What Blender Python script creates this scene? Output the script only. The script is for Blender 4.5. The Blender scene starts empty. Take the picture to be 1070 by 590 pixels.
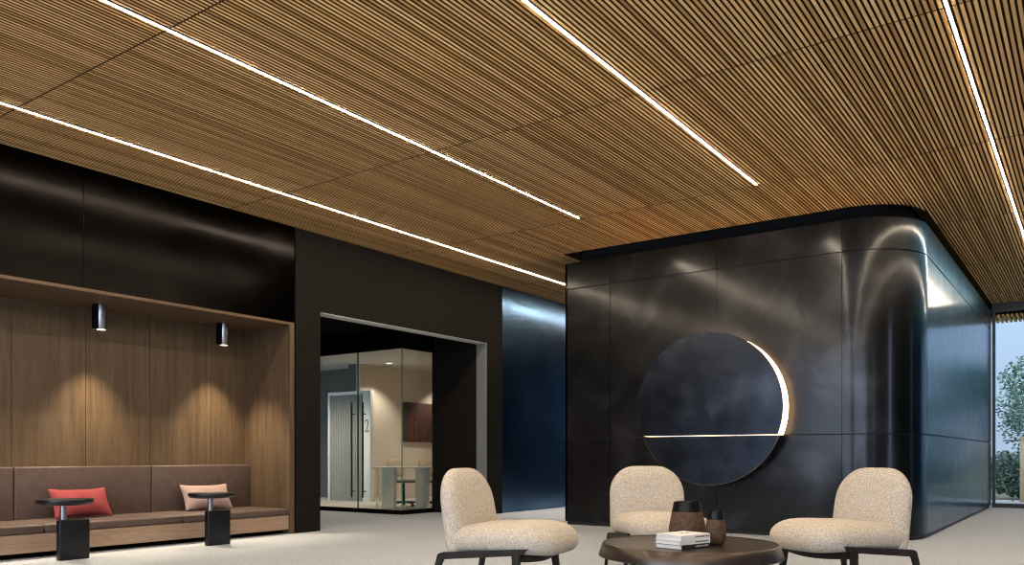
import bpy, bmesh, math, random
from mathutils import Vector, Matrix

R_ = math.radians
PI = math.pi
rnd = random.Random(7)
SC = bpy.context.scene
COL = SC.collection

# ------------------------------------------------------------------ camera, sky, exposure
cam_d = bpy.data.cameras.new('camera')
cam_d.sensor_width = 36.0
cam_d.lens = 862.0 / 1070.0 * 36.0
cam_d.shift_y = (476.0 - 295.0) / 1070.0
cam_d.clip_start = 0.05
cam_d.clip_end = 300
cam = bpy.data.objects.new('camera', cam_d)
COL.objects.link(cam)
cam.location = (0, 0, 0.9)
cam.rotation_euler = (R_(90), 0, R_(35.374))
SC.camera = cam

SC.view_settings.view_transform = 'Standard'
SC.view_settings.look = 'None'
SC.view_settings.gamma = 1
SC.view_settings.exposure = 0.0
SC.view_settings.use_curve_mapping = False
SC.cycles.max_bounces = 10
SC.cycles.diffuse_bounces = 5
SC.cycles.glossy_bounces = 5
SC.cycles.transparent_max_bounces = 12
SC.cycles.sample_clamp_indirect = 4.0
SC.cycles.use_denoising = True
SC.cycles.filter_width = 1.15
SC.cycles.caustics_reflective = False
SC.cycles.caustics_refractive = False

STRIP_COL, STRIP_POW = (1.0, 0.84, 0.64), 222.0
HALO_COL, HALO_POW = (1.0, 0.62, 0.35), 9.0
NICHE_COL, NICHE_W = (1.0, 0.81, 0.57), 245.0
OFFICE_W = 125.0
SKY_STRENGTH = 1.15

w = bpy.data.worlds.new('dusk_sky')
SC.world = w
w.use_nodes = True
nt = w.node_tree
nt.nodes.clear()
out = nt.nodes.new('ShaderNodeOutputWorld')
bg = nt.nodes.new('ShaderNodeBackground')
tc = nt.nodes.new('ShaderNodeTexCoord')
sep = nt.nodes.new('ShaderNodeSeparateXYZ')
ramp = nt.nodes.new('ShaderNodeValToRGB')
ns = nt.nodes.new('ShaderNodeTexNoise')
mixn = nt.nodes.new('ShaderNodeMix')
mixn.data_type = 'RGBA'
mixn.blend_type = 'MIX'
ns.inputs['Scale'].default_value = 3.0
ns.inputs['Detail'].default_value = 4
ramp.color_ramp.elements[0].position = 0.0
ramp.color_ramp.elements[0].color = (0.46, 0.55, 0.70, 1)
ramp.color_ramp.elements[1].position = 0.8
re = ramp.color_ramp.elements.new(.22)
re.color = (0.25, 0.36, 0.58, 1)
ramp.color_ramp.elements[1].color = (0.72, 1.0, 1.5, 1)
mixn.inputs['B'].default_value = (0.42, 0.51, 0.67, 1)
nt.links.new(tc.outputs['Generated'], sep.inputs[0])
nt.links.new(sep.outputs['Z'], ramp.inputs[0])
nt.links.new(tc.outputs['Generated'], ns.inputs['Vector'])
nt.links.new(ns.outputs['Fac'], mixn.inputs['Factor'])
nt.links.new(ramp.outputs[0], mixn.inputs['A'])
nt.links.new(mixn.outputs['Result'], bg.inputs['Color'])
# the sky is brighter on the side behind the camera
br = nt.nodes.new('ShaderNodeMapRange')
br.interpolation_type = 'SMOOTHSTEP'
br.inputs['From Min'].default_value = .35
br.inputs['From Max'].default_value = -.6
br.inputs['To Min'].default_value = SKY_STRENGTH
br.inputs['To Max'].default_value = SKY_STRENGTH * 7.0
nt.links.new(sep.outputs['Y'], br.inputs['Value'])
nt.links.new(br.outputs[0], bg.inputs['Strength'])
nt.links.new(bg.outputs[0], out.inputs[0])


# ------------------------------------------------------------------ materials
def mat(name, col=(.5, .5, .5), rough=.5, metal=0.0, spec=.5):
    m = bpy.data.materials.new(name)
    m.use_nodes = True
    b = m.node_tree.nodes['Principled BSDF']
    b.inputs['Base Color'].default_value = (*col, 1)
    b.inputs['Roughness'].default_value = rough
    b.inputs['Metallic'].default_value = metal
    b.inputs['Specular IOR Level'].default_value = spec
    return m


class NT:
    def __init__(s, m):
        s.t = m.node_tree
        s.b = s.t.nodes['Principled BSDF']

    def n(s, kind, **kw):
        x = s.t.nodes.new('ShaderNode' + kind)
        for k, v in kw.items():
            if k in x.inputs:
                x.inputs[k].default_value = v
            else:
                setattr(x, k, v)
        return x

    def l(s, a, b):
        s.t.links.new(a, b)

    def coords(s, scale=(1, 1, 1), rot=(0, 0, 0)):
        c = s.n('TexCoord')
        mp = s.n('Mapping')
        mp.inputs['Scale'].default_value = scale
        mp.inputs['Rotation'].default_value = rot
        s.l(c.outputs['Object'], mp.inputs['Vector'])
        return mp.outputs[0]

    def noise(s, vec, scale, detail=3, rough=.5, dist=0):
        x = s.n('TexNoise')
        x.inputs['Scale'].default_value = scale
        x.inputs['Detail'].default_value = detail
        x.inputs['Roughness'].default_value = rough
        x.inputs['Distortion'].default_value = dist
        s.l(vec, x.inputs['Vector'])
        return x.outputs['Fac']

    def ramp(s, fac, stops):
        x = s.n('ValToRGB')
        e = x.color_ramp.elements
        while len(e) < len(stops):
            e.new(.5)
        for i, (p, c) in enumerate(stops):
            e[i].position = p
            e[i].color = (*c, 1) if len(c) == 3 else c
        s.l(fac, x.inputs[0])
        return x.outputs[0]

    def bump(s, h, strength, dist=.01):
        x = s.n('Bump')
        x.inputs['Strength'].default_value = strength
        x.inputs['Distance'].default_value = dist
        s.l(h, x.inputs['Height'])
        s.l(x.outputs[0], s.b.inputs['Normal'])

    def mult(s, a, b, fac=1.0):
        x = s.n('Mix')
        x.data_type = 'RGBA'
        x.blend_type = 'MULTIPLY'
        x.inputs['Factor'].default_value = fac
        s.l(a, x.inputs['A'])
        s.l(b, x.inputs['B'])
        return x.outputs['Result']


def wood(name, c0, c1, c2, grain=(1, 1, .05), scale=18, rough=.5, spec=.35):
    m = mat(name, c1, rough, 0, spec)
    t = NT(m)
    v = t.coords(grain)
    f = t.noise(v, scale, 6, .62, .6)
    c = t.ramp(f, [(.28, c0), (.5, c1), (.72, c2)])
    v2 = t.coords((grain[0] * 6, grain[1] * 6, grain[2] * 3))
    f2 = t.noise(v2, scale * 2.0, 3)
    c3 = t.ramp(f2, [(.3, (.72, .72, .72)), (.65, (1, 1, 1))])
    t.l(t.mult(c, c3), t.b.inputs['Base Color'])
    t.bump(f2, .12, .002)
    return m


def patina(name, base, lo, hi, rlo, rhi, metal=1.0, scale=1.3):
    m = mat(name, base, .4, metal)
    t = NT(m)
    v = t.coords((1, 1, 1))
    f = t.noise(v, scale, 3, .48, .5)
    t.l(t.ramp(f, [(.3, lo), (.55, base), (.78, hi)]), t.b.inputs['Base Color'])
    f2 = t.noise(v, scale * 1.6, 2, .45)
    r = t.n('MapRange')
    r.inputs['From Min'].default_value = .3
    r.inputs['From Max'].default_value = .7
    r.inputs['To Min'].default_value = rlo
    r.inputs['To Max'].default_value = rhi
    t.l(f2, r.inputs['Value'])
    t.l(r.outputs[0], t.b.inputs['Roughness'])
    return m


def emit(name, col, power):
    m = bpy.data.materials.new(name)
    m.use_nodes = True
    n = m.node_tree
    n.nodes.clear()
    o = n.nodes.new('ShaderNodeOutputMaterial')
    e = n.nodes.new('ShaderNodeEmission')
    e.inputs[0].default_value = (*col, 1)
    e.inputs[1].default_value = power
    n.links.new(e.outputs[0], o.inputs[0])
    return m


def glass(name, tint, refl=.06, rough=.0):
    m = bpy.data.materials.new(name)
    m.use_nodes = True
    n = m.node_tree
    n.nodes.clear()
    o = n.nodes.new('ShaderNodeOutputMaterial')
    tr = n.nodes.new('ShaderNodeBsdfTransparent')
    tr.inputs[0].default_value = (*tint, 1)
    gl = n.nodes.new('ShaderNodeBsdfGlossy')
    gl.inputs['Roughness'].default_value = rough
    lw = n.nodes.new('ShaderNodeLayerWeight')
    lw.inputs['Blend'].default_value = .25
    mr = n.nodes.new('ShaderNodeMapRange')
    mr.inputs['To Min'].default_value = refl * .4
    mr.inputs['To Max'].default_value = refl * 7.5
    mx = n.nodes.new('ShaderNodeMixShader')
    n.links.new(lw.outputs['Fresnel'], mr.inputs['Value'])
    n.links.new(mr.outputs[0], mx.inputs[0])
    n.links.new(tr.outputs[0], mx.inputs[1])
    n.links.new(gl.outputs[0], mx.inputs[2])
    n.links.new(mx.outputs[0], o.inputs[0])
    return m


M = {}
M['steel'] = patina('blackened_steel', (.017, .0168, .0172), (.008, .0079, .008), (.044, .044, .046), .34, .40, 1.0, 1.9)
M['steel'].node_tree.nodes['Principled BSDF'].inputs['Specular Tint'].default_value = (.45, .72, 1.0, 1)
_b = M['steel'].node_tree.nodes['Principled BSDF']
_b.inputs['Coat Weight'].default_value = .7
_b.inputs['Coat Roughness'].default_value = .15
_b.inputs['Coat IOR'].default_value = 1.36
M['steel_gap'] = mat('groove_black', (.006, .006, .006), .6)
M['disc'] = patina('disc_blue_steel', (.036, .042, .054), (.022, .026, .034), (.065, .078, .098), .22, .34, 1.0, 2.2)
M['copper'] = mat('copper_edge', (.20, .10, .055), .35, 1.0)
M['fascia'] = patina('dark_bronze_panel', (.0055, .0050, .0048), (.0035, .0032, .003), (.012, .0100, .0095), .15, .22, 1.0, .9)
M['bluewall'] = patina('dark_blue_panel', (.075, .145, .25), (.06, .115, .20), (.09, .175, .29), .20, .26, 1.0, .8)  # blue reflected from the end window is put into the base colour
M['black'] = mat('matt_black', (.003, .003, .003), .9, 0, .05)
M['blackmetal'] = mat('black_metal', (.012, .012, .013), .35, .3)
M['framegrey'] = mat('dark_window_frame', (.018, .024, .028), .4, .2)
M['gunmetal'] = mat('gunmetal', (.030, .032, .035), .30, .9)
M['chrome'] = mat('dark_chrome', (.30, .30, .32), .25, 1.0)

m = mat('portal_render', (.026, .022, .018), .85, 0, .07)
t = NT(m)
v = t.coords()
t.l(t.ramp(t.noise(v, 26, 5, .6), [(.3, (.0075, .0062, .0052)), (.7, (.0135, .0115, .0095))]), t.b.inputs['Base Color'])
t.bump(t.noise(v, 160, 2), .15, .004)
M['portal'] = m
M['reveal'] = mat('grey_reveal', (.55, .56, .55), .6)  # lintel underside: floor light put into a paler grey
M['reveal_side'] = mat('grey_reveal_side', (.16, .165, .16), .6)  # jamb copy of the same grey, darkened for its shade

m = mat('carpet', (.5, .5, .5), .7, 0, .4)
t = NT(m)
v = t.coords()
a = t.ramp(t.noise(v, 48, 4, .75), [(.32, (.26, .29, .325)), (.68, (.53, .575, .64))])
b_ = t.ramp(t.noise(v, 1.2, 3), [(.3, (.93, .93, .93)), (.7, (1, 1, 1))])
t.l(t.mult(a, b_), t.b.inputs['Base Color'])
t.bump(t.noise(v, 220, 2), .5, .006)
M['carpet'] = m

# ceiling slats: tone changes from slat to slat and panel to panel
PITCH, X0, JY, JP = .035, -7.6, 2.945, 2.5225
m = mat('oak_slats', (.42, .26, .13), .55, 0, .25)
t = NT(m)
c = t.n('TexCoord')
s_ = t.n('SeparateXYZ')
t.l(c.outputs['Object'], s_.inputs[0])


def mathn(op, a, b):
    x = t.n('Math')
    x.operation = op
    if hasattr(a, 'links'):
        t.l(a, x.inputs[0])
    else:
        x.inputs[0].default_value = a
    if hasattr(b, 'links'):
        t.l(b, x.inputs[1])
    else:
        x.inputs[1].default_value = b
    return x.outputs[0]


ix = mathn('FLOOR', mathn('DIVIDE', mathn('SUBTRACT', s_.outputs['X'], X0), PITCH), 0)
iy = mathn('FLOOR', mathn('DIVIDE', mathn('SUBTRACT', s_.outputs['Y'], JY), JP), 0)
cb = t.n('CombineXYZ')
t.l(ix, cb.inputs[0])
t.l(iy, cb.inputs[1])
wn = t.n('TexWhiteNoise')
wn.noise_dimensions = '2D'
t.l(cb.outputs[0], wn.inputs['Vector'])
tone = t.ramp(wn.outputs['Value'], [(0, (.46, .255, .090)), (.5, (.78, .475, .19)), (1, (.95, .64, .30))])
v = t.coords((1, .03, 1))
gr = t.ramp(t.noise(v, 90, 4, .6), [(.3, (.78, .76, .74)), (.7, (1, 1, 1))])
t.l(t.mult(tone, gr), t.b.inputs['Base Color'])
M['slat'] = m
M['slat_edge'] = mat('slat_edge_stain', (.085, .042, .016), .8, 0, .1)  # shade on the slat sides put into the colour
M['felt'] = mat('brown_felt', (.040, .021, .009), .95, 0, .05)

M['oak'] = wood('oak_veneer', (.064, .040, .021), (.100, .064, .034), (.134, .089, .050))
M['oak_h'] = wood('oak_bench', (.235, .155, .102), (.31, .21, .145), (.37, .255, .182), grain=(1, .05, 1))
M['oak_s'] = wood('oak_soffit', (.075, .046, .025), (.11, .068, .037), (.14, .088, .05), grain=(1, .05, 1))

m = mat('brown_leather', (.088, .058, .046), .52, 0, .35)
t = NT(m)
v = t.coords()
t.l(t.ramp(t.noise(v, 14, 4), [(.3, (.062, .042, .036)), (.7, (.082, .056, .047))]), t.b.inputs['Base Color'])
t.bump(t.noise(v, 260, 2), .12, .002)
M['leather'] = m


def fabric(name, c0, c1, sc=120, bs=.5, bd=.006, rough=.95):
    m = mat(name, c1, rough, 0, .12)
    t = NT(m)
    v = t.coords()
    f = t.noise(v, sc, 3, .65)
    t.l(t.ramp(f, [(.34, c0), (.62, c1)]), t.b.inputs['Base Color'])
    t.bump(f, bs, bd)
    return m


M['boucle'] = fabric('cream_boucle', (.36, .305, .245), (.66, .59, .495), 115, .9, .012)
M['red'] = fabric('coral_fabric', (.20, .040, .046), (.255, .052, .058), 300, .2, .002)
M['pink'] = fabric('dusty_pink_fabric', (.26, .185, .172), (.315, .228, .212), 300, .2, .002)
M['darkwood'] = wood('wenge', (.012, .009, .008), (.020, .015, .013), (.032, .024, .020), grain=(1, 1, 1), scale=6, rough=.45, spec=.15)
m = mat('bronze_table', (.070, .054, .044), .30, .8)
M['bronze'] = m
m = mat('vase_brown', (.06, .03, .016), .7, 0, .3)
t = NT(m)
v = t.coords()
t.l(t.ramp(t.noise(v, 38, 5, .7), [(.3, (.030, .016, .009)), (.52, (.075, .040, .020)), (.75, (.13, .072, .038))]), t.b.inputs['Base Color'])
t.bump(t.noise(v, 90, 3), .4, .004)
M['vase'] = m
M['vaseband'] = mat('vase_glaze', (.005, .004, .004), .28, 0, .18)
M['paper'] = mat('page_paper', (.62, .60, .55), .8)
M['cover'] = mat('white_cover', (.72, .70, .66), .45)
M['coverblack'] = mat('black_cover', (.01, .01, .01), .4)
M['ink'] = mat('ink', (.02, .02, .02), .6)
M['inkwhite'] = mat('white_print', (.6, .6, .58), .6)
M['strip'] = emit('strip_light', STRIP_COL, STRIP_POW)
M['halo'] = emit('disc_light', HALO_COL, HALO_POW)
M['lens'] = emit('lamp_lens', (1, .8, .6), 6)
M['downlens'] = emit('downlight_lens', (1, .86, .68), 5)
M['glass_office'] = glass('office_glass', (.91, .95, .93), .04)
M['glass_edge'] = mat('glass_edge_green', (.05, .22, .17), .2, 0, .6)
M['glass_win'] = glass('window_glass', (.90, .94, .94), .015)
M['beige'] = mat('beige_paint', (.52, .44, .375), .85)
M['offceil'] = mat('office_ceiling_paint', (.55, .52, .47), .9)
M['offgrey'] = mat('office_grey_paint', (.075, .07, .06), .85)
M['offfloor'] = mat('office_carpet', (.36, .32, .27), .95)
M['picture'] = mat('brown_canvas', (.06, .028, .020), .5)
M['picture_red'] = mat('canvas_red', (.10, .030, .022), .5)
M['white'] = mat('white_laminate', (.80, .80, .79), .4)
M['whiteframe'] = mat('white_door_frame', (.62, .62, .60), .5)
M['leafgrey'] = mat('grey_door_leaf', (.30, .30, .27), .5)
M['numgrey'] = mat('grey_number', (.20, .18, .165), .6)
M['seatbeige'] = fabric('office_chair_beige', (.56, .44, .31), (.66, .53, .39), 150, .2, .002)
M['concrete'] = mat('terrace_stone', (.36, .37, .38), .8)
m = mat('grass_ground', (.05, .07, .04), .95)
t = NT(m)
v = t.coords()
t.l(t.ramp(t.noise(v, 3, 5), [(.3, (.035, .06, .04)), (.6, (.10, .10, .06)), (.8, (.16, .12, .08))]), t.b.inputs['Base Color'])
M['ground'] = m
m = mat('leaf_green', (.03, .07, .045), .6)
t = NT(m)
v = t.coords()
t.l(t.ramp(t.noise(v, 5, 3), [(.3, (.022, .060, .044)), (.7, (.060, .115, .060))]), t.b.inputs['Base Color'])
M['leaf'] = m
M['bark'] = mat('bark', (.06, .045, .035), .9)
M['twig'] = mat('dry_twig', (.20, .13, .09), .9)
M['post'] = mat('timber_post', (.55, .42, .26), .7)


# ------------------------------------------------------------------ mesh helpers
class MB:
    def __init__(s):
        s.v, s.f = [], []

    def add(s, vs, fs):
        o = len(s.v)
        s.v += [tuple(p) for p in vs]
        s.f += [tuple(i + o for i in f) for f in fs]
        return s

    def box(s, x0, x1, y0, y1, z0, z1):
        return s.add([(x0, y0, z0), (x1, y0, z0), (x1, y1, z0), (x0, y1, z0), (x0, y0, z1), (x1, y0, z1), (x1, y1, z1), (x0, y1, z1)],
                     [(3, 2, 1, 0), (4, 5, 6, 7), (0, 1, 5, 4), (1, 2, 6, 5), (2, 3, 7, 6), (3, 0, 4, 7)])

    def bbox(s, x0, x1, y0, y1, z0, z1, r=.005, seg=2):
        bm = bmesh.new()
        bmesh.ops.create_cube(bm, size=1)
        for q in bm.verts:
            q.co = Vector(((x0 + x1) / 2 + q.co.x * (x1 - x0), (y0 + y1) / 2 + q.co.y * (y1 - y0), (z0 + z1) / 2 + q.co.z * (z1 - z0)))
        bmesh.ops.bevel(bm, geom=list(bm.edges), offset=r, segments=seg, affect='EDGES', profile=.5)
        return s.bm(bm)

    def bm(s, bm, mtx=None):
        bm.verts.index_update()
        vs = [(mtx @ q.co) if mtx else q.co.copy() for q in bm.verts]
        s.add(vs, [[q.index for q in f.verts] for f in bm.faces])
        bm.free()
        return s

    def lathe(s, prof, c=(0, 0, 0), n=40, cap0=True, cap1=True):
        vs, fs = [], []
        for r, z in prof:
            for i in range(n):
                a = 2 * PI * i / n
                vs.append((c[0] + r * math.cos(a), c[1] + r * math.sin(a), c[2] + z))
        k = len(prof)
        for j in range(k - 1):
            for i in range(n):
                i2 = (i + 1) % n
                fs.append((j * n + i, j * n + i2, (j + 1) * n + i2, (j + 1) * n + i))
        if cap0:
            fs.append(tuple(range(n - 1, -1, -1)))
        if cap1:
            fs.append(tuple((k - 1) * n + i for i in range(n)))
        return s.add(vs, fs)

    def prism(s, pts, z0, z1):
        n = len(pts)
        vs = [(x, y, z0) for x, y in pts] + [(x, y, z1) for x, y in pts]
        fs = [tuple(range(n - 1, -1, -1)), tuple(range(n, 2 * n))]
        fs += [(i, (i + 1) % n, n + (i + 1) % n, n + i) for i in range(n)]
        return s.add(vs, fs)

    def tube(s, pts, rad, n=8, sq=None):
        """swept section along pts; rad a number or one per point; sq=(a,b) gives a rounded-rectangular section half-sizes"""
        P = [Vector(p) for p in pts]
        rs = rad if isinstance(rad, (list, tuple)) else [rad] * len(P)
        vs, fs = [], []
        up = Vector((0, 0, 1))
        for i, p in enumerate(P):
            d = (P[min(i + 1, len(P) - 1)] - P[max(i - 1, 0)]).normalized()
            ref = up if abs(d.z) < .9 else Vector((0, 1, 0))
            a = d.cross(ref).normalized()
            b = a.cross(d).normalized()
            for k in range(n):
                th = 2 * PI * k / n
                ca, sa = math.cos(th), math.sin(th)
                if sq:
                    e = .35
                    ca = math.copysign(abs(ca) ** e, ca) * sq[0]
                    sa = math.copysign(abs(sa) ** e, sa) * sq[1]
                vs.append(p + (a * ca + b * sa) * rs[i])
        for i in range(len(P) - 1):
            for k in range(n):
                k2 = (k + 1) % n
                fs.append((i * n + k, i * n + k2, (i + 1) * n + k2, (i + 1) * n + k))
        fs.append(tuple(range(n - 1, -1, -1)))
        fs.append(tuple((len(P) - 1) * n + k for k in range(n)))
        return s.add(vs, fs)

    def pillow(s, outline, frame, up, dn, p=4.0, q=.5, rings=None, pd=None):
        """cushion: outline (2-D) scaled to its centre; frame(u,v,h)->xyz; up/dn half thickness functions of (u,v)"""
        n = len(outline)
        cu = sum(x for x, y in outline) / n
        cv = sum(y for x, y in outline) / n
        sv = rings or [1, .995, .98, .955, .92, .87, .8, .7, .58, .44, .28, .12]
        vs, fs = [], []

        def ring(sc, sign):
            o = len(vs)
            h = (max(0, 1 - sc ** (p if sign > 0 else (pd or p)))) ** q
            for x, y in outline:
                u, vv = cu + (x - cu) * sc, cv + (y - cv) * sc
                vs.append(frame(u, vv, h * (up(u, vv) if sign > 0 else -dn(u, vv))))
            return o
        base = ring(1, 1)
        for sign in (1, -1):
            prev = base
            for sc in sv[1:]:
                o = ring(sc, sign)
                for i in range(n):
                    j = (i + 1) % n
                    f = (prev + i, prev + j, o + j, o + i)
                    fs.append(f if sign > 0 else f[::-1])
                prev = o
            vs.append(frame(cu, cv, (up(cu, cv) if sign > 0 else -dn(cu, cv))))
            ci = len(vs) - 1
            for i in range(n):
                f = (prev + i, prev + (i + 1) % n, ci)
                fs.append(f if sign > 0 else f[::-1])
        return s.add(vs, fs)

    def build(s, name, material, parent=None, smooth=None, fix=True):
        me = bpy.data.meshes.new(name)
        me.from_pydata(s.v, [], s.f)
        if fix:
            bm = bmesh.new()
            bm.from_mesh(me)
            bmesh.ops.recalc_face_normals(bm, faces=bm.faces)
            bm.to_mesh(me)
            bm.free()
        me.materials.append(material)
        if smooth:
            me.polygons.foreach_set('use_smooth', [True] * len(me.polygons))
            me.set_sharp_from_angle(angle=R_(smooth))
        me.update()
        o = bpy.data.objects.new(name, me)
        COL.objects.link(o)
        if parent:
            o.parent = parent
        return o


def thing(name, label, cat, loc=(0, 0, 0), rz=0, group=None):
    o = bpy.data.objects.new(name, None)
    COL.objects.link(o)
    o.location = loc
    o.rotation_euler = (0, 0, rz)
    o.empty_display_size = .1
    o['label'] = label
    o['category'] = cat
    if group:
        o['group'] = group
    return o


def tag(o, label, cat, group=None):
    o['label'] = label
    o['category'] = cat
    if group:
        o['group'] = group
    return o


def struct(name, mb, material, smooth=None, fix=True):
    o = mb.build(name, material, None, smooth, fix)
    o['kind'] = 'structure'
    return o


def s_empty(name, loc=(0, 0, 0)):
    o = bpy.data.objects.new(name, None)
    COL.objects.link(o)
    o.location = loc
    o['kind'] = 'structure'
    return o


def dup(root, loc, rz, label, group=None):
    r = root.copy()
    COL.objects.link(r)
    r.location = loc
    r.rotation_euler = (0, 0, rz)
    r['label'] = label
    if group:
        r['group'] = group
    for ch in root.children:
        c = ch.copy()
        COL.objects.link(c)
        c.parent = r
        for g in ch.children:
            d = g.copy()
            COL.objects.link(d)
            d.parent = c
    return r


# ------------------------------------------------------------------ dimensions of the place
H = 3.551            # underside of the slatted ceiling
XL = -7.6            # face of the left wall
YF, XC0, XC1, RC = 9.26, -5.715, -1.515, .72     # steel volume: front face, left and right faces, corner radius
YW = 16.62           # end window
XR, YB = 4.6, -4.5   # right wall and wall behind the camera
ZT = 3.425           # top of the steel volume

# ------------------------------------------------------------------ floor
struct('floor', MB().box(-15.2, XR + .2, YB - .2, YW + .06, -.12, 0), M['carpet'])


# ------------------------------------------------------------------ slatted ceiling
def y_limit(x):
    """front outline of the steel volume at x (slats stop there), None where they run on"""
    e = .015
    if x < XC0 - e or x > XC1 + e:
        return None
    xx = min(max(x, XC0), XC1)
    if xx > XC1 - RC:
        dx = xx - (XC1 - RC)
        return YF - e + RC - math.sqrt(max(0, RC * RC - dx * dx))
    return YF - e


STRIPS = [(-6.722, YB + .3, 16.2), (-4.722, YB + .3, 7.955), (-2.722, YB + .3, 7.965), (-.726, YB + .3, 16.2), (1.272, YB + .3, 16.2)]
mb = MB()
joints = [JY + JP * k for k in range(-3, 6)]
edges = [YB] + [j for j in joints if YB < j < YW] + [YW]
nsl = int((XR - XL) / PITCH)
for i in range(nsl):
    xa = XL + i * PITCH + .007
    xb = xa + .0205
    xc = (xa + xb) / 2
    lim = y_limit(xc)
    for a, b in zip(edges[:-1], edges[1:]):
        a2, b2 = a + (.006 if a > YB else 0), b - (.006 if b < YW else 0)
        segs = [(a2, b2)]
        for sx, s0, s1 in STRIPS:
            if abs(xc - sx) < .0225:
                segs = [] if b2 <= s1 + .02 else ([(max(a2, s1 + .02), b2)] if s1 < b2 else [])
        for p, q in segs:
            if lim is not None:
                q = min(q, lim)
            if q - p > .02:
                mb.box(xa, xb, p, q, H, H + .012)
ceil = struct('ceiling', mb, M['slat'], fix=False)
# oak face; edges coloured dark for the shade between slats
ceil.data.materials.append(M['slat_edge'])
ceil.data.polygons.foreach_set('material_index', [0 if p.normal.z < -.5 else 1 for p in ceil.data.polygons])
# black felt behind the slats, open over the steel volume
felt = MB()
felt.box(-7.7, XC0 + .1, YB - .2, YW + .3, H + .012, H + .03).box(XC1 - .1, XR + .2, YB - .2, YW + .3, H + .012, H + .03)
felt.box(XC0 + .1, XC1 - .1, YB - .2, YF + .02, H + .012, H + .03)
struct('trim_13', MB().box(XC0 - .1, XC1 + .1, YF, YW + .3, H + .075, H + .12), M['black'])
struct('trim_1', felt, M['felt'])

strip_proto = None
for k, (sx, s0, s1) in enumerate(STRIPS):
    lab = ['long warm linear ceiling light nearest the dark left wall',
           'warm linear ceiling light, second from the left wall, ending short of the black steel volume',
           'warm linear ceiling light, third from the left, ending before the disc wall',
           'wide-looking warm linear ceiling light at right, running past the rounded corner to the window',
           'warm linear ceiling light right of the seating, outside the picture'][k]
    o = thing('linear_light', lab, 'ceiling light', (sx, 0, H), 0, 'linear lights in the slatted ceiling')
    c_ = MB()
    c_.box(-.012, -.0082, s0, s1, .000, .0118).box(.0082, .012, s0, s1, .000, .0118).box(-.0082, .0082, s0, s1, .009, .0118)
    c_.box(-.0082, .0082, s1 - .004, s1, .000, .009)
    c_.build('channel', M['blackmetal'], o)
    d_ = MB()
    y = s0
    while y < s1 - .01:
        y2 = min(y + 1.0, s1 - .006)
        d_.add([(-.0076, y, .0015), (-.0074, y, -.0028), (.0074, y, -.0028), (.0076, y, .0015),
                (-.0076, y2, .0015), (-.0074, y2, -.0028), (.0074, y2, -.0028), (.0076, y2, .0015)],
               [(0, 1, 5, 4), (1, 2, 6, 5), (2, 3, 7, 6)])
        y = y2
    d_.build('diffuser', M['strip'], o)

# ------------------------------------------------------------------ left wall: fascia, portal, far end tinted with reflected blue
YN0, YN1, ZN, XN = .6, 6.28, 2.41, -8.43     # niche ends, soffit height, back plane
f = MB()
ys = [YB, YN0 - .06, 1.40, 3.90, 6.345]
for a, b in zip(ys[:-1], ys[1:]):
    f.bbox(XL - .12, XL, a + .002, b - .002, (ZN + .03) if a > YB else .004, H + .06, .003, 1)
f.box(XL - .13, XL - .03, YB, 6.345, ZN + .03, H + .06)
struct('wall_left_fascia', f, M['fascia'], 30)
# portal wall with its opening
YP0, YP1, ZP = 6.735, 10.04, 2.615
p = MB()
p.box(XL - .2, XL, 6.365, YP0, 0, H + .06)
p.box(XL - .2, XL, YP0, YP1, ZP + .006, H + .06)
p.box(XL - .2, XL, YP1 + .006, 10.44, 0, H + .06)
struct('wall_left', p, M['portal'])
struct('trim_2', MB().box(XL - .2, XL - .002, YP0, YP1, ZP, ZP + .006), M['reveal'])
struct('trim_3', MB().box(XL - .2, XL - .002, YP1, YP1 + .006, 0, ZP), M['reveal_side'])
struct('trim_4', MB().box(XL - .1, XL - .03, 6.345, 6.365, 0, H + .06), M['black'])
b = MB()
for a, c in ((10.45, 12.5), (12.5, 14.55), (14.55, YW)):
    b.bbox(XL - .12, XL - .015, a + .002, c - .002, 0.004, H + .06, .003, 1)
struct('wall_left_far', b, M['bluewall'], 30)

# niche lining (oak)
n = MB()
seams = [YN0, 1.54, 2.24, 2.94, 3.645, 4.35, 5.05, 5.755, YN1 + .10]
for a, c in zip(seams[:-1], seams[1:]):
    n.bbox(XN - .03, XN, a + .0025, c - .0025, 0, ZN, .002, 1)
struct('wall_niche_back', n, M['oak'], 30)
struct('trim_5', MB().box(XN - .06, XN - .03, YN0 - .1, YN1 + .2, 0, ZN), M['black'])
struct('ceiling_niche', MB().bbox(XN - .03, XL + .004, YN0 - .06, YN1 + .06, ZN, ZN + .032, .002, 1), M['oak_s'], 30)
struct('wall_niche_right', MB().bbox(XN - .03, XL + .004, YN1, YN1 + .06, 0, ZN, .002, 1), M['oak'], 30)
struct('wall_niche_left', MB().bbox(XN - .03, XL + .004, YN0 - .06, YN0, 0, ZN, .002, 1), M['oak'], 30)

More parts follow.
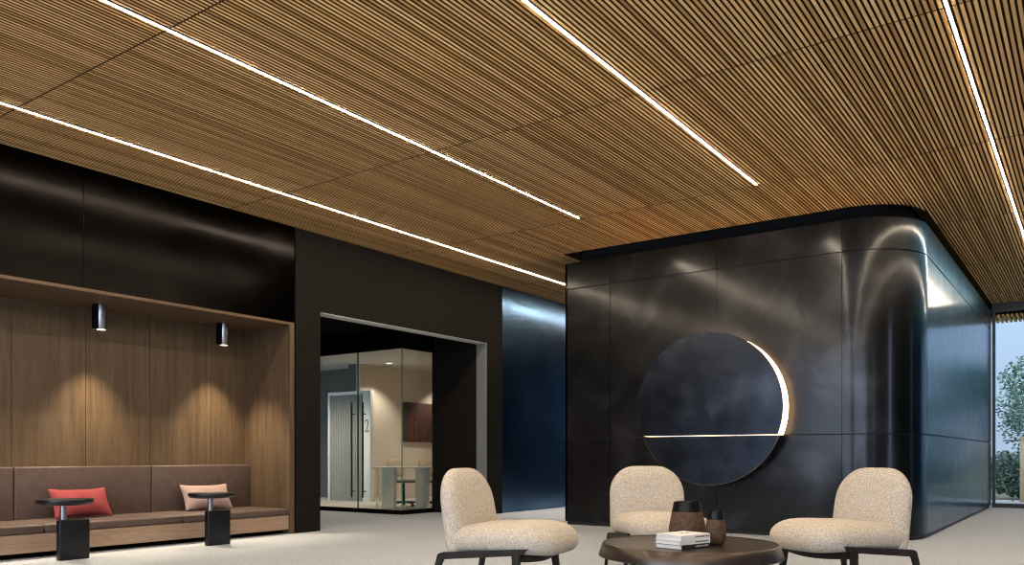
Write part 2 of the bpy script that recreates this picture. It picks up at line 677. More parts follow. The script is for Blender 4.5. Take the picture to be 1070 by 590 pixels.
# ------------------------------------------------------------------ recess behind the portal and the office beyond
YG, XG = 9.32, -8.68
ZG, ZR, ZO = 2.55, 2.86, 2.74
struct('wall_portal_right', MB().box(XG - .02, XL - .2, YP1, YP1 + .3, 0, ZR), M['portal'])
struct('wall_portal_left', MB().box(-13.2, XL - .2, YP0 - .2, YP0, 0, ZR), M['portal'])
struct('wall_portal_end', MB().box(-13.4, -13.2, YP0 - .2, YG, 0, ZR), M['offgrey'])
struct('ceiling_portal', MB().box(-13.4, XL - .2, YP0 - .2, YG, ZR, ZR + .05).box(XG, XL - .2, YG, YP1, ZR, ZR + .05), M['black'])
hd = MB()
hd.box(-13.2, XG + .03, YG - .03, YG + .03, ZG, ZR).box(XG - .03, XG + .03, YG + .03, YP1, ZG, ZR)
struct('trim_6', hd, M['black'])
pl = MB()
pl.box(-13.2, XG + .03, YG - .03, YG + .03, 0, .065).box(XG - .03, XG + .03, YG + .03, YP1, 0, .065)
struct('trim_7', pl, M['black'])

# glazed office front: side pane on the return, two door leaves with long pull bars
g = s_empty('window_2', (XG, (YG + YP1) / 2, .065))
MB().box(-.005, .005, -.355, .357, 0, ZG - .065).build('glass_pane', M['glass_office'], g)
MB().box(-.006, .006, -.367, -.355, 0, ZG - .065).build('glass_edge', M['glass_edge'], g)


def leaf(name, x0, x1, hx, edge):
    d = s_empty(name, ((x0 + x1) / 2, YG, .065))
    hw = (x1 - x0) / 2
    MB().box(-hw + .006, hw - .006, -.005, .005, 0, ZG - .065).build('glass_pane', M['glass_office'], d)
    MB().box(edge * hw - .006, edge * hw + .006, -.006, .006, 0, ZG - .065).build('glass_edge', M['glass_edge'], d)
    hb = MB()
    lx = hx - (x0 + x1) / 2
    for sy in (-.05,):
        hb.tube([(lx, sy, .175), (lx, sy, 1.685)], .016, 12)
    for z in (.27, 1.50):
        hb.tube([(lx, -.05, z), (lx, .012, z)], .010, 8)
    hb.build('pull_handle', M['blackmetal'], d, 40)


leaf('door_1', -9.628, XG - .008, -9.475, -1)
leaf('door_3', -10.62, -9.640, -9.725, 1)
for q, (a, c) in enumerate(((-11.6, -10.63), (-13.19, -11.61))):
    g2 = s_empty('window_%d' % (3 + q), ((a + c) / 2, YG, .065))
    MB().box(-(c - a) / 2, (c - a) / 2, -.005, .005, 0, ZG - .065).build('glass_pane', M['glass_office'], g2)

XP = -12.0
struct('floor_office', MB().box(-15.0, XG - .03, YG + .03, 15.4, 0.0, .004), M['offfloor'])
struct('ceiling_office', MB().box(-15.1, XG - .03, YG + .03, 15.5, ZO, ZO + .05), M['offceil'])
struct('wall_office_back', MB().box(XP - .1, XP, 11.66, 15.4, 0.004, ZO), M['beige'])
struct('wall_office_end', MB().box(XP, XG - .02, 15.4, 15.5, 0.004, ZO), M['beige'])
struct('wall_office_right', MB().box(XG - .02, XG + .06, YP1 + .3, 15.5, 0.004, ZO), M['beige'])
struct('wall_office_left', MB().box(-15.1, XP - .1, 12.2, 12.3, 0.004, ZO).box(-15.1, -15.0, YG + .03, 12.2, .004, ZO), M['offgrey'])
struct('trim_8', MB().box(XP - .32, XP - .1, 11.66, 12.2, .004, ZO), M['offgrey'])

# white framed inner door with the number on its right jamb
d2 = s_empty('door_2', (-12.12, 11.52, .004))
fr = MB()
fr.bbox(-.60, -.545, -.05, .05, 0, 2.17, .004).bbox(.40, .60, -.05, .05, 0, 2.17, .004).bbox(-.545, .40, -.05, .05, 2.11, 2.17, .004)
fr.build('door_frame', M['whiteframe'], d2, 30)
lf = MB()
lf.box(-.545, .40, -.012, .012, 0, 2.11)
for i in range(21):
    xx = -.53 + i * .0455
    lf.tube([(xx, -.012, .01), (xx, -.012, 2.10)], .016, 8)
lf.build('door_panel', M['leafgrey'], d2, 40)
cu = bpy.data.curves.new('number_two', 'FONT')
cu.body = '2'
cu.size = .36
cu.extrude = .002
tmp = bpy.data.objects.new('number_two', cu)
COL.objects.link(tmp)
dg = bpy.context.evaluated_depsgraph_get()
me2 = bpy.data.meshes.new_from_object(tmp.evaluated_get(dg))
bpy.data.objects.remove(tmp)
me2.materials.clear()
me2.materials.append(M['numgrey'])
no = bpy.data.objects.new('number', me2)
COL.objects.link(no)
no.parent = d2
no.location = (.445, -.053, 1.36)
no.scale = (.72, 1, 1)
no.rotation_euler = (PI / 2, 0, 0)

# framed picture on the beige wall
pic = thing('wall_picture', 'dark reddish-brown picture on the beige office wall behind the glass', 'picture', (XP, 13.5, 1.2))
MB().bbox(.002, .045, -.62, .75, 0, .84, .004).build('canvas', M['picture'], pic, 30)
pf = MB()
for yy in (-.40, -.25, .02, .3):
    pf.box(.0455, .047, yy, yy + .07, .03, .81)
pf.build('painted_bands', M['picture_red'], pic)


def downlight(x, y, z, label, power, size, blend, tilt=(0, 0, 0)):
    o = thing('downlight', label, 'ceiling light', (x, y, z), 0, 'round downlights in the office ceiling')
    MB().lathe([(.075, 0), (.075, -.008), (.055, -.008), (.05, .0)], n=28).build('trim_ring', M['white'], o, 40)
    MB().lathe([(.052, -.009), (.001, -.012)], n=28).build('lens', M['downlens'], o, 40)
    l = bpy.data.lights.new('downlight_beam', 'SPOT')
    l.energy = power
    l.color = (1, .86, .72)
    l.spot_size = R_(size)
    l.spot_blend = blend
    l.shadow_soft_size = .04
    lo = bpy.data.objects.new('downlight_beam', l)
    COL.objects.link(lo)
    lo.parent = o
    lo.location = (0, 0, -.03)
    lo.rotation_euler = tilt


downlight(-11.45, 11.92, ZO, 'small round downlight in the office ceiling behind the glass corner', OFFICE_W, 110, .5)
downlight(-11.45, 14.0, ZO, 'round downlight above the dark picture, hidden behind the portal jamb', OFFICE_W, 110, .5)
downlight(-8.95, 12.4, ZO, 'round downlight near the right office wall, hidden behind the portal jamb', OFFICE_W * 1.4, 150, .6)  # unseen lamp added to brighten the office and desk
downlight(-12.25, 9.85, ZO, 'round downlight before the inner door, hidden behind the left portal jamb', OFFICE_W * 2.6, 140, .6)  # unseen lamp added to light the front of the inner door

downlight(-6.75, 11.75, H, 'first recessed downlight in the passage left of the steel volume, hidden behind it', 420, 75, .7)
downlight(-6.75, 14.2, H, 'second recessed downlight in the passage, by the hidden window, behind the steel volume', 260, 75, .7)

# white desk seen through the glass (stands square to the picture wall's diagonal)
desk = thing('desk', 'white desk on two fluted pedestal legs inside the glazed office', 'desk', (-9.70, 10.62, .004), R_(35.4))
MB().bbox(-.62, .62, -.30, .30, .685, .71, .004).build('desk_top', M['white'], desk, 30)
for cx in (-.36, .22):
    q = MB()
    for i in range(7):
        a = -.09 + i * .03
        q.tube([(cx + a, -.20, 0), (cx + a, -.20, .685)], .016, 10)
    q.box(cx - .1, cx + .1, -.19, .19, 0, .685)
    q.build('leg', M['white'], desk, 40)
MB().box(-.56, -.55, -.2, .2, 0, .685).build('modesty_panel', M['glass_office'], desk)


def office_chair(x, y, rz, label):
    o = thing('office_chair', label, 'chair', (x, y, .004), rz, 'office chairs behind the white desk')
    bs = MB()
    for k in range(5):
        a = 2 * PI * k / 5 + .3
        bs.tube([(0, 0, .075), (.26 * math.cos(a), .26 * math.sin(a), .06)], [.022, .014], 8)
    bs.build('star_base', M['blackmetal'], o, 40)
    for k in range(5):
        a = 2 * PI * k / 5 + .3
        MB().lathe([(.02, 0), (.03, .01), (.03, .045), (.02, .055)], (.26 * math.cos(a), .26 * math.sin(a), 0), 12).build('caster', M['blackmetal'], o, 40)
    MB().tube([(0, 0, .07), (0, 0, .41)], [.028, .02], 12).build('gas_column', M['blackmetal'], o, 40)
    sq = rrect(-.23, .23, -.22, .22, .09)
    MB().pillow(sq, lambda u, v, h: (u, v, .44 + h), lambda u, v: .03, lambda u, v: .03).build('seat', M['blackmetal'], o, 60)
    bq = rrect(-.215, .215, .52, .845, .12)
    MB().pillow(bq, lambda u, v, h: (u, -.21 - (v - .45) * .12 + h + .35 * u * u, v), lambda u, v: .028, lambda u, v: .028).build('backrest', M['seatbeige'], o, 60)
    MB().tube([(0, -.05, .42), (0, -.22, .43), (0, -.255, .62)], .018, 8, sq=(1.6, .7)).build('back_bracket', M['blackmetal'], o, 40)
    return o


def rrect(u0, u1, v0, v1, r, n=7, rt=None):
    """rounded rectangle outline; r radius of v0 corners, rt of v1 corners; sides subdivided"""
    rt = rt or r
    pts = []

    def arc(cx, cy, rad, a0):
        for i in range(n + 1):
            a = a0 + PI / 2 * i / n
            pts.append((cx + rad * math.cos(a), cy + rad * math.sin(a)))

    def side(p, q, k=5):
        for i in range(1, k):
            pts.append((p[0] + (q[0] - p[0]) * i / k, p[1] + (q[1] - p[1]) * i / k))
    arc(u1 - rt, v1 - rt, rt, 0)
    side((u1 - rt, v1), (u0 + rt, v1))
    arc(u0 + rt, v1 - rt, rt, PI / 2)
    side((u0, v1 - rt), (u0, v0 + r))
    arc(u0 + r, v0 + r, r, PI)
    side((u0 + r, v0), (u1 - r, v0))
    arc(u1 - r, v0 + r, r, 1.5 * PI)
    side((u1, v0 + r), (u1, v1 - rt))
    return pts


office_chair(-10.13, 10.92, R_(-100), 'beige low-backed swivel chair at the left end of the white office desk')
office_chair(-9.66, 11.25, R_(-100), 'beige low-backed swivel chair at the right end of the white office desk')

# ------------------------------------------------------------------ steel volume with rounded corner
def core_path():
    """outline from left-front corner round to the right face, as (x, y) with cut marks at the panel seams"""
    cuts = [XC0, -5.05, -3.635, XC1 - RC]
    segs = []
    for a, b in zip(cuts[:-1], cuts[1:]):
        segs.append([(a, YF), (b, YF)])
    arc = [(XC1 - RC + RC * math.sin(PI / 2 * i / 28), YF + RC - RC * math.cos(PI / 2 * i / 28)) for i in range(29)]
    segs.append(arc)
    ys = [YF + RC, YW - .03]
    for a, b in zip(ys[:-1], ys[1:]):
        segs.append([(XC1, a), (XC1, b)])
    segs.insert(0, [(XC0, YW - .03), (XC0, YF)])
    return segs


def offset_seg(seg, d):
    """inner copy of a seg, d metres inside the volume"""
    outp = []
    for i, (x, y) in enumerate(seg):
        a = seg[max(i - 1, 0)]
        b = seg[min(i + 1, len(seg) - 1)]
        tx, ty = b[0] - a[0], b[1] - a[1]
        L = math.hypot(tx, ty)
        outp.append((x - ty / L * d, y + tx / L * d))
    return outp


core = MB()
bands = [(.045, 1.126), (1.139, 3.076), (3.089, ZT)]
for z0, z1 in bands:
    for k, seg in enumerate(core_path()):
        if z0 == bands[0][0] or z0 == bands[2][0]:
            pass
        inner = offset_seg(seg, .03)
        sg = list(seg)
        g_ = .003

        def shrink(P):
            P = list(P)
            for e, nb in ((0, 1), (-1, -2)):
                x, y = P[e]
                dx, dy = P[nb][0] - x, P[nb][1] - y
                L = math.hypot(dx, dy)
                P[e] = (x + dx / L * g_, y + dy / L * g_)
            return P
        if 1 <= k <= 3 or k >= 4:
            sg, inner = shrink(sg), shrink(inner)
        nn = len(sg)
        vs = [(x, y, z0) for x, y in sg] + [(x, y, z1) for x, y in sg] + [(x, y, z0) for x, y in inner] + [(x, y, z1) for x, y in inner]
        fs = []
        for i in range(nn - 1):
            fs += [(i, i + 1, nn + i + 1, nn + i), (2 * nn + i + 1, 2 * nn + i, 3 * nn + i, 3 * nn + i + 1),
                   (nn + i, nn + i + 1, 3 * nn + i + 1, 3 * nn + i), (i + 1, i, 2 * nn + i, 2 * nn + i + 1)]
        fs += [(0, nn, 3 * nn, 2 * nn), (nn - 1, 2 * nn - 1 + 0, 4 * nn - 1, 3 * nn - 1)]
        core.add(vs, fs)
struct('wall_core', core, M['steel'], 30)


def ring_pts(d):
    arc = [(XC1 - RC + (RC - d) * math.sin(PI / 2 * i / 28), YF + RC - (RC - d) * math.cos(PI / 2 * i / 28)) for i in range(29)]
    return [(XC0 + d, YW - .03), (XC0 + d, YF + d)] + arc + [(XC1 - d, YW - .03)]


struct('trim_9', MB().prism(ring_pts(.022), .0, ZT - .004), M['steel_gap'])
struct('trim_10', MB().prism(ring_pts(.16), ZT - .004, H + .075), M['black'])

# ------------------------------------------------------------------ two-part disc on the front face, upper half lit behind
DX, DZ, DR = -3.70, 1.133, .0
disc = thing('wall_disc', 'large dark round wall disc with glowing rim on the black steel volume', 'wall art', (-3.665, YF, 1.445))
RD = .875
CUT = 1.133 - 1.445


def half(y0, y1, rad, upper, inset=0):
    """disc cut by the horizontal joint; returns prism along -y from y0 to y1"""
    a0 = math.asin(CUT / rad)
    N = 72
    pts = []
    if upper:
        for i in range(N + 1):
            a = a0 + (PI - 2 * a0) * i / N
            pts.append((rad * math.cos(a), rad * math.sin(a)))
    else:
        for i in range(N + 1):
            a = PI - a0 + (PI + 2 * a0) * i / N
            pts.append((rad * math.cos(a), rad * math.sin(a) - .004))
    n_ = len(pts)
    vs = [(x, -y0, z) for x, z in pts] + [(x, -y1, z) for x, z in pts]
    fs = [tuple(range(n_)), tuple(range(2 * n_ - 1, n_ - 1, -1))]
    fs += [(i, (i + 1) % n_, n_ + (i + 1) % n_, n_ + i) for i in range(n_)]
    return MB().add(vs, fs)


half(.235, .255, RD, True).build('upper_half', M['disc'], disc, 30)
half(.0, .235, RD - .012, True).build('light_rim', M['halo'], disc, 30)
half(.001, .20, RD, False).build('lower_half', M['disc'], disc, 30)
half(.185, .197, RD + .006, False).build('copper_edge', M['copper'], disc, 30)

# ------------------------------------------------------------------ end window and other glazing
def glazed(name, x0, x1, mull, top=H + .06):
    o = s_empty(name, (x0, YW, 0))
    Wd = x1 - x0
    fr = MB()
    fr.box(0, Wd, -.03, .05, 3.40, top)
    fr.box(0, Wd, -.03, .05, 0, .075)
    for mx in mull:
        fr.box(mx - .024, mx + .024, -.04, .05, .075, 3.40)
    fr.build('window_frame', M['framegrey'], o)
    pts = [0] + list(mull) + [Wd]
    for a, b in zip(mull[:-1], mull[1:]):
        MB().box(a + .024, b - .024, .005, .017, .075, 3.40).build('window_pane', M['glass_win'], o)
    return o


glazed('window_1', XC1 + .005, XR, [.03, 2.0, 4.0, 6.08])
glazed('window_5', XL - .01, XC0 - .005, [.03, 1.85])
# right side with slim slit windows, and a mostly glazed wall behind the camera
rw = MB()
yy = YB
for ya, yb in ((.6, 1.1), (6.2, 6.9), (11.6, 12.1), (YW, YW)):
    rw.box(XR, XR + .15, yy, ya, 0, H + .1)
    if yb > ya:
        rw.box(XR, XR + .15, ya, yb, 0, .08).box(XR, XR + .15, ya, yb, 3.3, H + .1)
    yy = yb
struct('wall_right', rw, M['framegrey'])
bw = MB()
bw.box(XL - .1, XR, YB - .15, YB, 3.48, H + .1).box(XL - .1, XR, YB - .15, YB, 0, .08)
bw.box(XL - .1, -6.6, YB - .15, YB, .08, 3.48).box(-1.9, -.6, YB - .15, YB, .08, 3.48)
for xx in (-4.3, 1.8):
    bw.box(xx, xx + .06, YB - .1, YB, .08, 3.48)
struct('wall_back', bw, M['framegrey'])

# slatted eave outside the end window
ev = MB()
for i in range(180):
    xx = -7.6 + i * .07
    ev.box(xx, xx + .04, YW + .08, YW + .9, 3.33, 3.37)
struct('trim_11', ev, M['slat'], fix=False)
struct('trim_12', MB().box(-7.7, XR + .2, YW + .06, YW + .95, 3.385, 3.60), M['black'])

# ------------------------------------------------------------------ built-in bench
bench = thing('bench', 'long built-in oak bench with brown leather cushions in the wood-lined niche', 'bench', (XN, 0, 0))
dx = XL - .02 - XN
MB().box(.05, dx - .10, YN0 + .005, YN1 - .005, 0, .05).build('toe_kick', M['black'], bench)
MB().bbox(.001, dx, YN0 + .002, YN1 - .002, .05, .213, .003, 1).build('bench_base', M['oak_h'], bench, 30)
for a, c in ((YN0 + .004, 2.20), (2.20, 3.567), (3.567, 4.93), (4.93, YN1 - .004)):
    MB().bbox(.09, dx + .008, a + .003, c - .003, .215, .293, .022, 4).build('seat_cushion', M['leather'], bench, 50)
for a, c in ((YN0 + .004, 2.235), (2.235, 3.62), (3.62, 5.005), (5.005, YN1 - .002)):
    MB().bbox(.006, .112, a + .004, c - .004, .285, .795, .016, 4).build('backrest_cushion', M['leather'], bench, 50)


def spot(y, label):
    o = thing('spotlight', label, 'spotlight', (-8.15, y, ZN), 0, 'cylinder spotlights under the niche soffit')
    MB().lathe([(.047, -.245), (.050, -.240), (.050, -.004), (.046, 0)], n=32).build('lamp_body', M['chrome'], o, 40)
    MB().bbox(-.03, .03, -.082, -.052, -.24, 0, .004).build('driver_box', M['black'], o, 30)
    MB().lathe([(.040, -.2465), (.0005, -.2465)], n=24, cap0=False).build('lens', M['lens'], o, 40)
    l = bpy.data.lights.new('spot_beam', 'SPOT')
    l.energy = NICHE_W
    l.color = NICHE_COL
    l.spot_size = R_(84)
    l.spot_blend = .8
    l.shadow_soft_size = .03
    lo = bpy.data.objects.new('spot_beam', l)
    COL.objects.link(lo)
    lo.parent = o
    lo.location = (0, 0, -.26)
    lo.rotation_euler = (0, R_(-6), 0)


for y, lb in ((1.5, 'dark cylinder spotlight under the niche soffit, beyond the left picture edge'),
              (2.93, 'dark cylinder spotlight under the niche soffit, just outside the left picture edge'),
              (4.362, 'dark cylinder spotlight under the niche soffit, above the coral cushion'),
              (5.787, 'dark cylinder spotlight under the niche soffit, above the pale pink cushion')):
    spot(y, lb)


def cushion(cy, label, material, rz):
    o = MB()
    n_ = 22
    L, W, T = .292, .160, .088
    vs, fs = [], []
    for s in (1, -1):
        for i in range(n_ + 1):
            for j in range(n_ + 1):
                u, v = i / n_ * 2 - 1, j / n_ * 2 - 1
                # edges draw in between the pointed corners
                px = L * u * (1 - .085 * (1 - v * v) * 0 - .06 * (1 - v * v) * abs(u) ** 2 - .02 * (abs(u * v)) ** 8)
                pz = W * v * (1 - .17 * (1 - u * u) * abs(v) ** 2 - .03 * (abs(u * v)) ** 8)
                h = T * ((1 - u ** 2) * (1 - abs(v) ** 2.2)) ** .62 + .004
                h += .006 * math.sin(u * 7 + v * 3) * (1 - u * u) * (1 - v * v)
                vs.append((px, -s * h, pz))
    K = (n_ + 1) ** 2
    idx = lambda s, i, j: s * K + i * (n_ + 1) + j
    for s in (0, 1):
        for i in range(n_):
            for j in range(n_):
                f_ = (idx(s, i, j), idx(s, i + 1, j), idx(s, i + 1, j + 1), idx(s, i, j + 1))
                fs.append(f_ if s == 0 else f_[::-1])
    for i in range(n_):
        for (a, b_) in (((i, 0), (i + 1, 0)), ((i + 1, n_), (i, n_)), ((0, i + 1), (0, i)), ((n_, i), (n_, i + 1))):
            fs.append((idx(0, *a), idx(1, *a), idx(1, *b_), idx(0, *b_)))
    o.add(vs, fs)
    ob = o.build('throw_pillow', material, None, 60)
    tag(ob, label, 'cushion', 'throw pillows on the niche bench')
    ob.rotation_mode = 'ZYX'
    ob.rotation_euler = (R_(-32), 0, 0)
    ob.matrix_world = Matrix.Translation((-8.160, cy, .293 + .146)) @ Matrix.Rotation(R_(90 + rz), 4, 'Z') @ Matrix.Rotation(R_(-26), 4, 'X')
    return ob


cushion(4.165, 'coral red throw pillow leaning on the bench behind the left side table', M['red'], 3)
cushion(5.57, 'pale pink throw pillow leaning on the bench behind the right side table', M['pink'], -3)


def side_table(y, label, src=None):
    loc = (-7.265, y, 0)
    if src:
        return dup(src, loc, 0, label)
    o = thing('side_table', label, 'side table', loc, 0, 'black side tables in front of the bench')
    bs = MB()
    bs.bbox(-.034, .034, -.13, .13, 0, .35, .010, 4)
    bs.build('base_block', M['gunmetal'], o, 40)
    MB().lathe([(.026, .35), (.026, .492)], (0, -.085, 0), 24).build('post', M['chrome'], o, 40)
    MB().lathe([(.17, .478), (.200, .482), (.216, .490), (.223, .503), (.225, .520), (.222, .527), (.212, .527), (.206, .522), (.0005, .522)],
               (0, -.07, 0), 56).build('table_top', M['gunmetal'], o, 40)
    return o


st = side_table(3.64, 'black side table with round tray top in front of the coral pillow')
side_table(5.085, 'black side table with round tray top in front of the pale pink pillow', st)


# ------------------------------------------------------------------ lounge chairs
def lounge_chair(label):
    o = thing('lounge_chair', label, 'armchair', (0, 0, 0), 0, 'cream lounge chairs round the coffee table')
    # seat: full rounded cushion, front overhanging the frame
    so = rrect(-.315, .315, -.325, .42, .05, 8, .17)
    so = [(u * (1 - .03 * max(0, -v) / .3), v - .02 * max(0, v) / .42 * (u / .3) ** 2) for u, v in so]

    def sf(u, v, h):
        z = .358 + .025 * (v + .3) / .7 + h
        z -= .030 * max(0, (v - .22) / .2) ** 2 if v > .22 else 0
        return (u, v, z)
    MB().pillow(so, sf, lambda u, v: .105 + .012 * max(0, v), lambda u, v: .085 + .05 * max(0, v), 4.0, .52, pd=9.0).build('seat', M['boucle'], o, 70)
    # backrest: upright rounded slab leaning back
    bo = rrect(-.312, .312, .255, .806, .06, 8, .205)
    bo = [(u * (1 - .04 * max(0, (v - .3) / .53)), v + .012 * (1 - (u / .312) ** 2) * (v > .6)) for u, v in bo]

    def bf(u, v, h):
        y = -.285 - (v - .26) * .15 + h + .20 * u * u
        return (u, y, v)
    MB().pillow(bo, bf, lambda u, v: .066 + .02 * (1 - abs(v - .5) / .4), lambda u, v: .07, 6.0, .5).build('backrest', M['boucle'], o, 70)
    for sx in (-1, 1):
        x = sx * .300
        # side rail: flat bar rising forward to a pointed tip
        rl = MB()
        th = .016
        prof = [(-.345, .236), (-.368, .250), (-.362, .272), (-.335, .283), (.235, .328), (.272, .331), (.225, .293), (.20, .287)]
        k = len(prof)
        vs = [(x - th, y, z) for y, z in prof] + [(x + th, y, z) for y, z in prof]
        fs = [tuple(range(k)), tuple(range(2 * k - 1, k - 1, -1))] + [(i, (i + 1) % k, k + (i + 1) % k, k + i) for i in range(k)]
        rl.add(vs, fs)
        rl.build('side_rail', M['darkwood'], o, 30)
        MB().tube([(x, .185, .292), (x + sx * .006, .190, .20), (x + sx * .018, .215, .0)], [1.0, .92, .6], 12, sq=(.019, .026)).build('leg', M['darkwood'], o, 40)
        MB().tube([(x, -.348, .262), (x + sx * .006, -.366, .20), (x + sx * .018, -.41, .0)], [1.0, .9, .6], 12, sq=(.018, .024)).build('leg', M['darkwood'], o, 40)
    fr = [(-.28 + .56 * i / 12, .200 + .035 * math.sin(PI * i / 12), .268 - .018 * math.sin(PI * i / 12)) for i in range(13)]
    MB().tube(fr, 1.0, 12, sq=(.015, .024)).build('front_rail', M['darkwood'], o, 40)
    MB().tube([(-.28, -.335, .258), (.28, -.335, .258)], 1.0, 12, sq=(.015, .02)).build('rear_rail', M['darkwood'], o, 40)
    return o


ch = lounge_chair('cream boucle lounge chair left of the coffee table, seen from its side facing right')
ch.location = (-3.146, 4.414, 0)
ch.rotation_euler = (0, 0, R_(9.4 - 90))
dup(ch, (-2.755, 5.83, 0), R_(-47.6 - 90), 'cream boucle lounge chair behind the coffee table, facing the camera')
dup(ch, (-1.425, 5.807, 0), R_(-119.6 - 90), 'cream boucle lounge chair right of the coffee table, in front of the rounded steel corner')

# ------------------------------------------------------------------ coffee table and what stands on it
tb = thing('coffee_table', 'round dark bronze tray coffee table between the cream lounge chairs', 'coffee table', (-2.005, 4.672, 0))
MB().lathe([(.50, .296), (.540, .296), (.546, .300), (.546, .306), (.522, .372), (.516, .378), (.507, .378), (.500, .3745), (.490, .373), (.0005, .373)],
           n=96).build('tray_top', M['bronze'], tb, 35)
for k in range(4):
    a = R_(35.4) + PI / 4 + k * PI / 2
    c0, s0 = math.cos(a), math.sin(a)
    MB().tube([(.40 * c0, .40 * s0, .31), (.46 * c0, .46 * s0, 0)], [.020, .014], 12).build('leg', M['blackmetal'], tb, 40)
ZTAB = .3735
Rv = Vector((math.cos(R_(35.374)), math.sin(R_(35.374)), 0))
Fv = Vector((-math.sin(R_(35.374)), math.cos(R_(35.374)), 0))


def vase(loc, r, h, band, label):
    o = thing('vase', label, 'vase', loc, 0, 'brown and black vases on the coffee table')
    pr = [(.55, 0), (.66, .012), (.83, .07), (.96, .17), (1.0, .27), (.985, .38), (.93, .53), (.86, .68), (.80, .80)]
    pts = [(r * a, h * b) for a, b in pr]
    k0 = h * (1 - band)
    body = [q for q in pts if q[1] < k0]
    # radius at the band's lower edge
    ry = r * (.93 + (.71 - .93) * ((1 - band) - .53) / .47)
    body.append((ry, k0))
    MB().lathe(body, n=48, cap1=True).build('vase_body', M['vase'], o, 40)
    MB().lathe([(ry + .0008, k0), (r * .735, h * .97), (r * .715, h), (r * .67, h), (r * .66, h * .96), (ry - .012, k0 + .001)],
               n=48, cap0=False, cap1=False).build('rim_band', M['vaseband'], o, 40)
    return o


vase((-2.058, 4.760, ZTAB), .112, .245, .24, 'larger brown vase with black rim, behind the books on the coffee table')
vase((-1.848, 4.690, ZTAB), .062, .198, .24, 'smaller brown vase with black rim, right of the books on the coffee table')


def book(z, h, yaw, label, covermat, inkmat, L=.262, W=.19, ofs=(0, 0), flower=False):
    o = thing('book', label, 'book', (-1.952 + ofs[0], 4.45 + ofs[1], z), yaw, 'books stacked on the coffee table')
    # local: +x along the spine, spine on the -y side
    t_ = .0022
    cv = MB()
    cv.box(-L / 2, L / 2, -W / 2, W / 2, 0, t_).box(-L / 2, L / 2, -W / 2, W / 2, h - t_, h).box(-L / 2, L / 2, -W / 2, -W / 2 + t_, t_, h - t_)
    cv.build('cover', covermat, o)
    MB().box(-L / 2 + .004, L / 2 - .004, -W / 2 + t_, W / 2 - .005, t_, h - t_).build('page_block', M['paper'], o)
    pr = MB()
    rr = random.Random(int(z * 1000))
    x = -L * .02
    while x < L * .43:
        wl = rr.uniform(.004, .011)
        pr.box(x, x + wl, -W / 2 - .0006, -W / 2, h * .36, h * .66)
        x += wl + rr.uniform(.002, .006)
    pr.build('spine_print', inkmat, o)
    if flower:
        fl = MB()
        for k in range(6):
            a = k * PI / 3 + .2
            c_, s_2 = math.cos(a), math.sin(a)
            fl.tube([(.02 + .012 * c_, .0 + .012 * s_2, h + .0004), (.02 + .05 * c_, .035 * s_2, h + .0004)], [.006, .002], 6, sq=(1, .06))
        fl.build('cover_print', M['numgrey'], o)
    return o


yw = R_(35.374 + 39)
h1 = .026
book(ZTAB, h1, yw + .03, 'black-spined hardback at the bottom of the coffee table stack', M['coverblack'], M['inkwhite'])
book(ZTAB + h1, h1, yw - .03, 'white hardback in the middle of the coffee table stack', M['cover'], M['ink'], .26, .188)
book(ZTAB + 2 * h1, h1 + .002, yw + .02, 'white hardback with a printed flower on top of the coffee table stack', M['cover'], M['ink'], .26, .19, flower=True)

# ------------------------------------------------------------------ outside
gx = bpy.data.objects
struct('floor_terrace', MB().box(-9, 9, YW + .06, 20.0, -.14, -.02), M['concrete'])
struct('ground', MB().box(-40, 40, 20.0, 90, -.3, -.04), M['ground'])


def leaves(mb, centres, count, size, rr):
    for cx, cy, cz, cr in centres:
        for _ in range(count):
            while True:
                p = Vector((rr.uniform(-1, 1), rr.uniform(-1, 1), rr.uniform(-1, 1)))
                if p.length < 1:
                    break
            c_ = Vector((cx, cy, cz)) + p * cr
            a = Vector((rr.uniform(-1, 1), rr.uniform(-1, 1), rr.uniform(-.6, .6))).normalized()
            b = a.cross(Vector((rr.uniform(-1, 1), rr.uniform(-1, 1), rr.uniform(-1, 1)))).normalized()
            s = size * rr.uniform(.6, 1.3)
            mb.add([c_ - a * s, c_ + b * s * .45, c_ + a * s, c_ - b * s * .45], [(0, 1, 2, 3)])


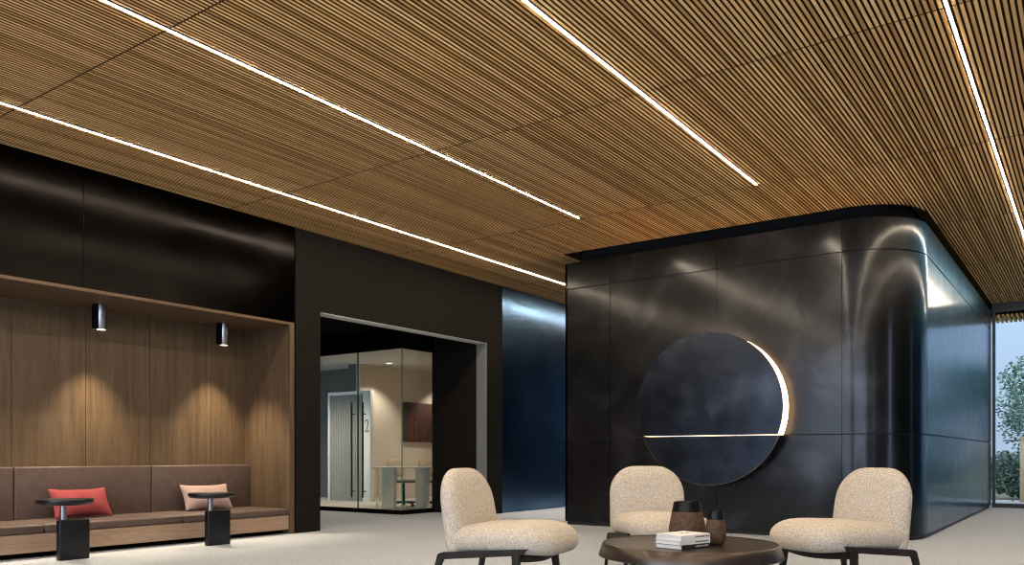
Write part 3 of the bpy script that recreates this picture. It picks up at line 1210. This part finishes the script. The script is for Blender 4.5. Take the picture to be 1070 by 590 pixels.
def tree(x, y, h, r, label, seed):
    rr = random.Random(seed)
    o = thing('tree', label, 'tree', (x, y, -.04), 0, 'trees outside the end window')
    tk = MB()
    tk.tube([(0, 0, 0), (.05, .02, h * .3), (-.02, .05, h * .62), (.02, 0, h * .85)], [.09, .07, .045, .02], 10)
    cs = []
    for k in range(16):
        a = rr.uniform(0, 2 * PI)
        rad = r * rr.uniform(.25, 1)
        z = h * rr.uniform(.36, .95)
        rad *= 1.15 - .55 * abs(z / h - .55) / .45
        tip = (rad * math.cos(a), rad * math.sin(a), z)
        tk.tube([(0, .02, h * .3 + rr.uniform(0, .25) * h), (tip[0] * .5, tip[1] * .5, z * .92), tip], [.03, .018, .006], 6)
        cs.append((*tip, r * rr.uniform(.24, .40)))
    tk.build('trunk', M['bark'], o, 50)
    lv = MB()
    leaves(lv, cs, 850, .055, rr)
    lv.build('foliage', M['leaf'], o, fix=False)
    return o


tree(-.85, 24.2, 3.15, 1.75, 'leafy green tree seen through the end window at right', 3)
tree(3.6, 28.5, 4.2, 1.9, 'leafy tree outside the end window, beyond the right picture edge', 8)
tree(-6.9, 27.5, 4.6, 2.2, 'leafy tree outside the hidden window left of the steel volume', 12)


def shrub(x, y, h, r, label, seed):
    rr = random.Random(seed)
    o = thing('shrub', label, 'shrub', (x, y, -.04), 0, 'shrubs outside the end window')
    st_ = MB()
    cs = []
    for k in range(9):
        a, rad, z = rr.uniform(0, 2 * PI), r * rr.uniform(.1, .8), h * rr.uniform(.35, .85)
        st_.tube([(0, 0, 0), (rad * math.cos(a), rad * math.sin(a), z)], [.015, .005], 5)
        cs.append((rad * math.cos(a), rad * math.sin(a), z, h * .30))
    st_.build('stems', M['bark'], o)
    lv = MB()
    leaves(lv, cs, 600, .05, rr)
    lv.build('foliage', M['leaf'], o, fix=False)


shrub(-1.35, 20.75, 1.0, .62, 'dark green shrub outside, low in the window beside the steel volume', 5)
shrub(.15, 20.75, 1.1, .6, 'dark green shrub outside, under the tree near the right picture edge', 6)
shrub(1.9, 22.2, 1.0, .7, 'dark green shrub outside, beyond the right picture edge', 9)
tw = MB().tube([(-1.66, 19.35, .68), (-1.58, 19.35, .42), (-1.48, 19.33, .16), (-1.38, 19.3, -.012)], [.007, .010, .013, .016], 8)
tag(tw.build('branch', M['twig'], None, 50), 'bare brown branch leaning low outside the end window', 'branch')
po = thing('post', 'pale timber post standing outside at the right picture edge', 'post', (-1.17, 19.25, -.02))
MB().bbox(-.09, .09, -.09, .09, 0, 1.25, .008).build('post_shaft', M['post'], po, 30)
MB().bbox(-.11, .11, -.11, .11, 1.25, 1.29, .008).build('post_cap', M['post'], po, 30)
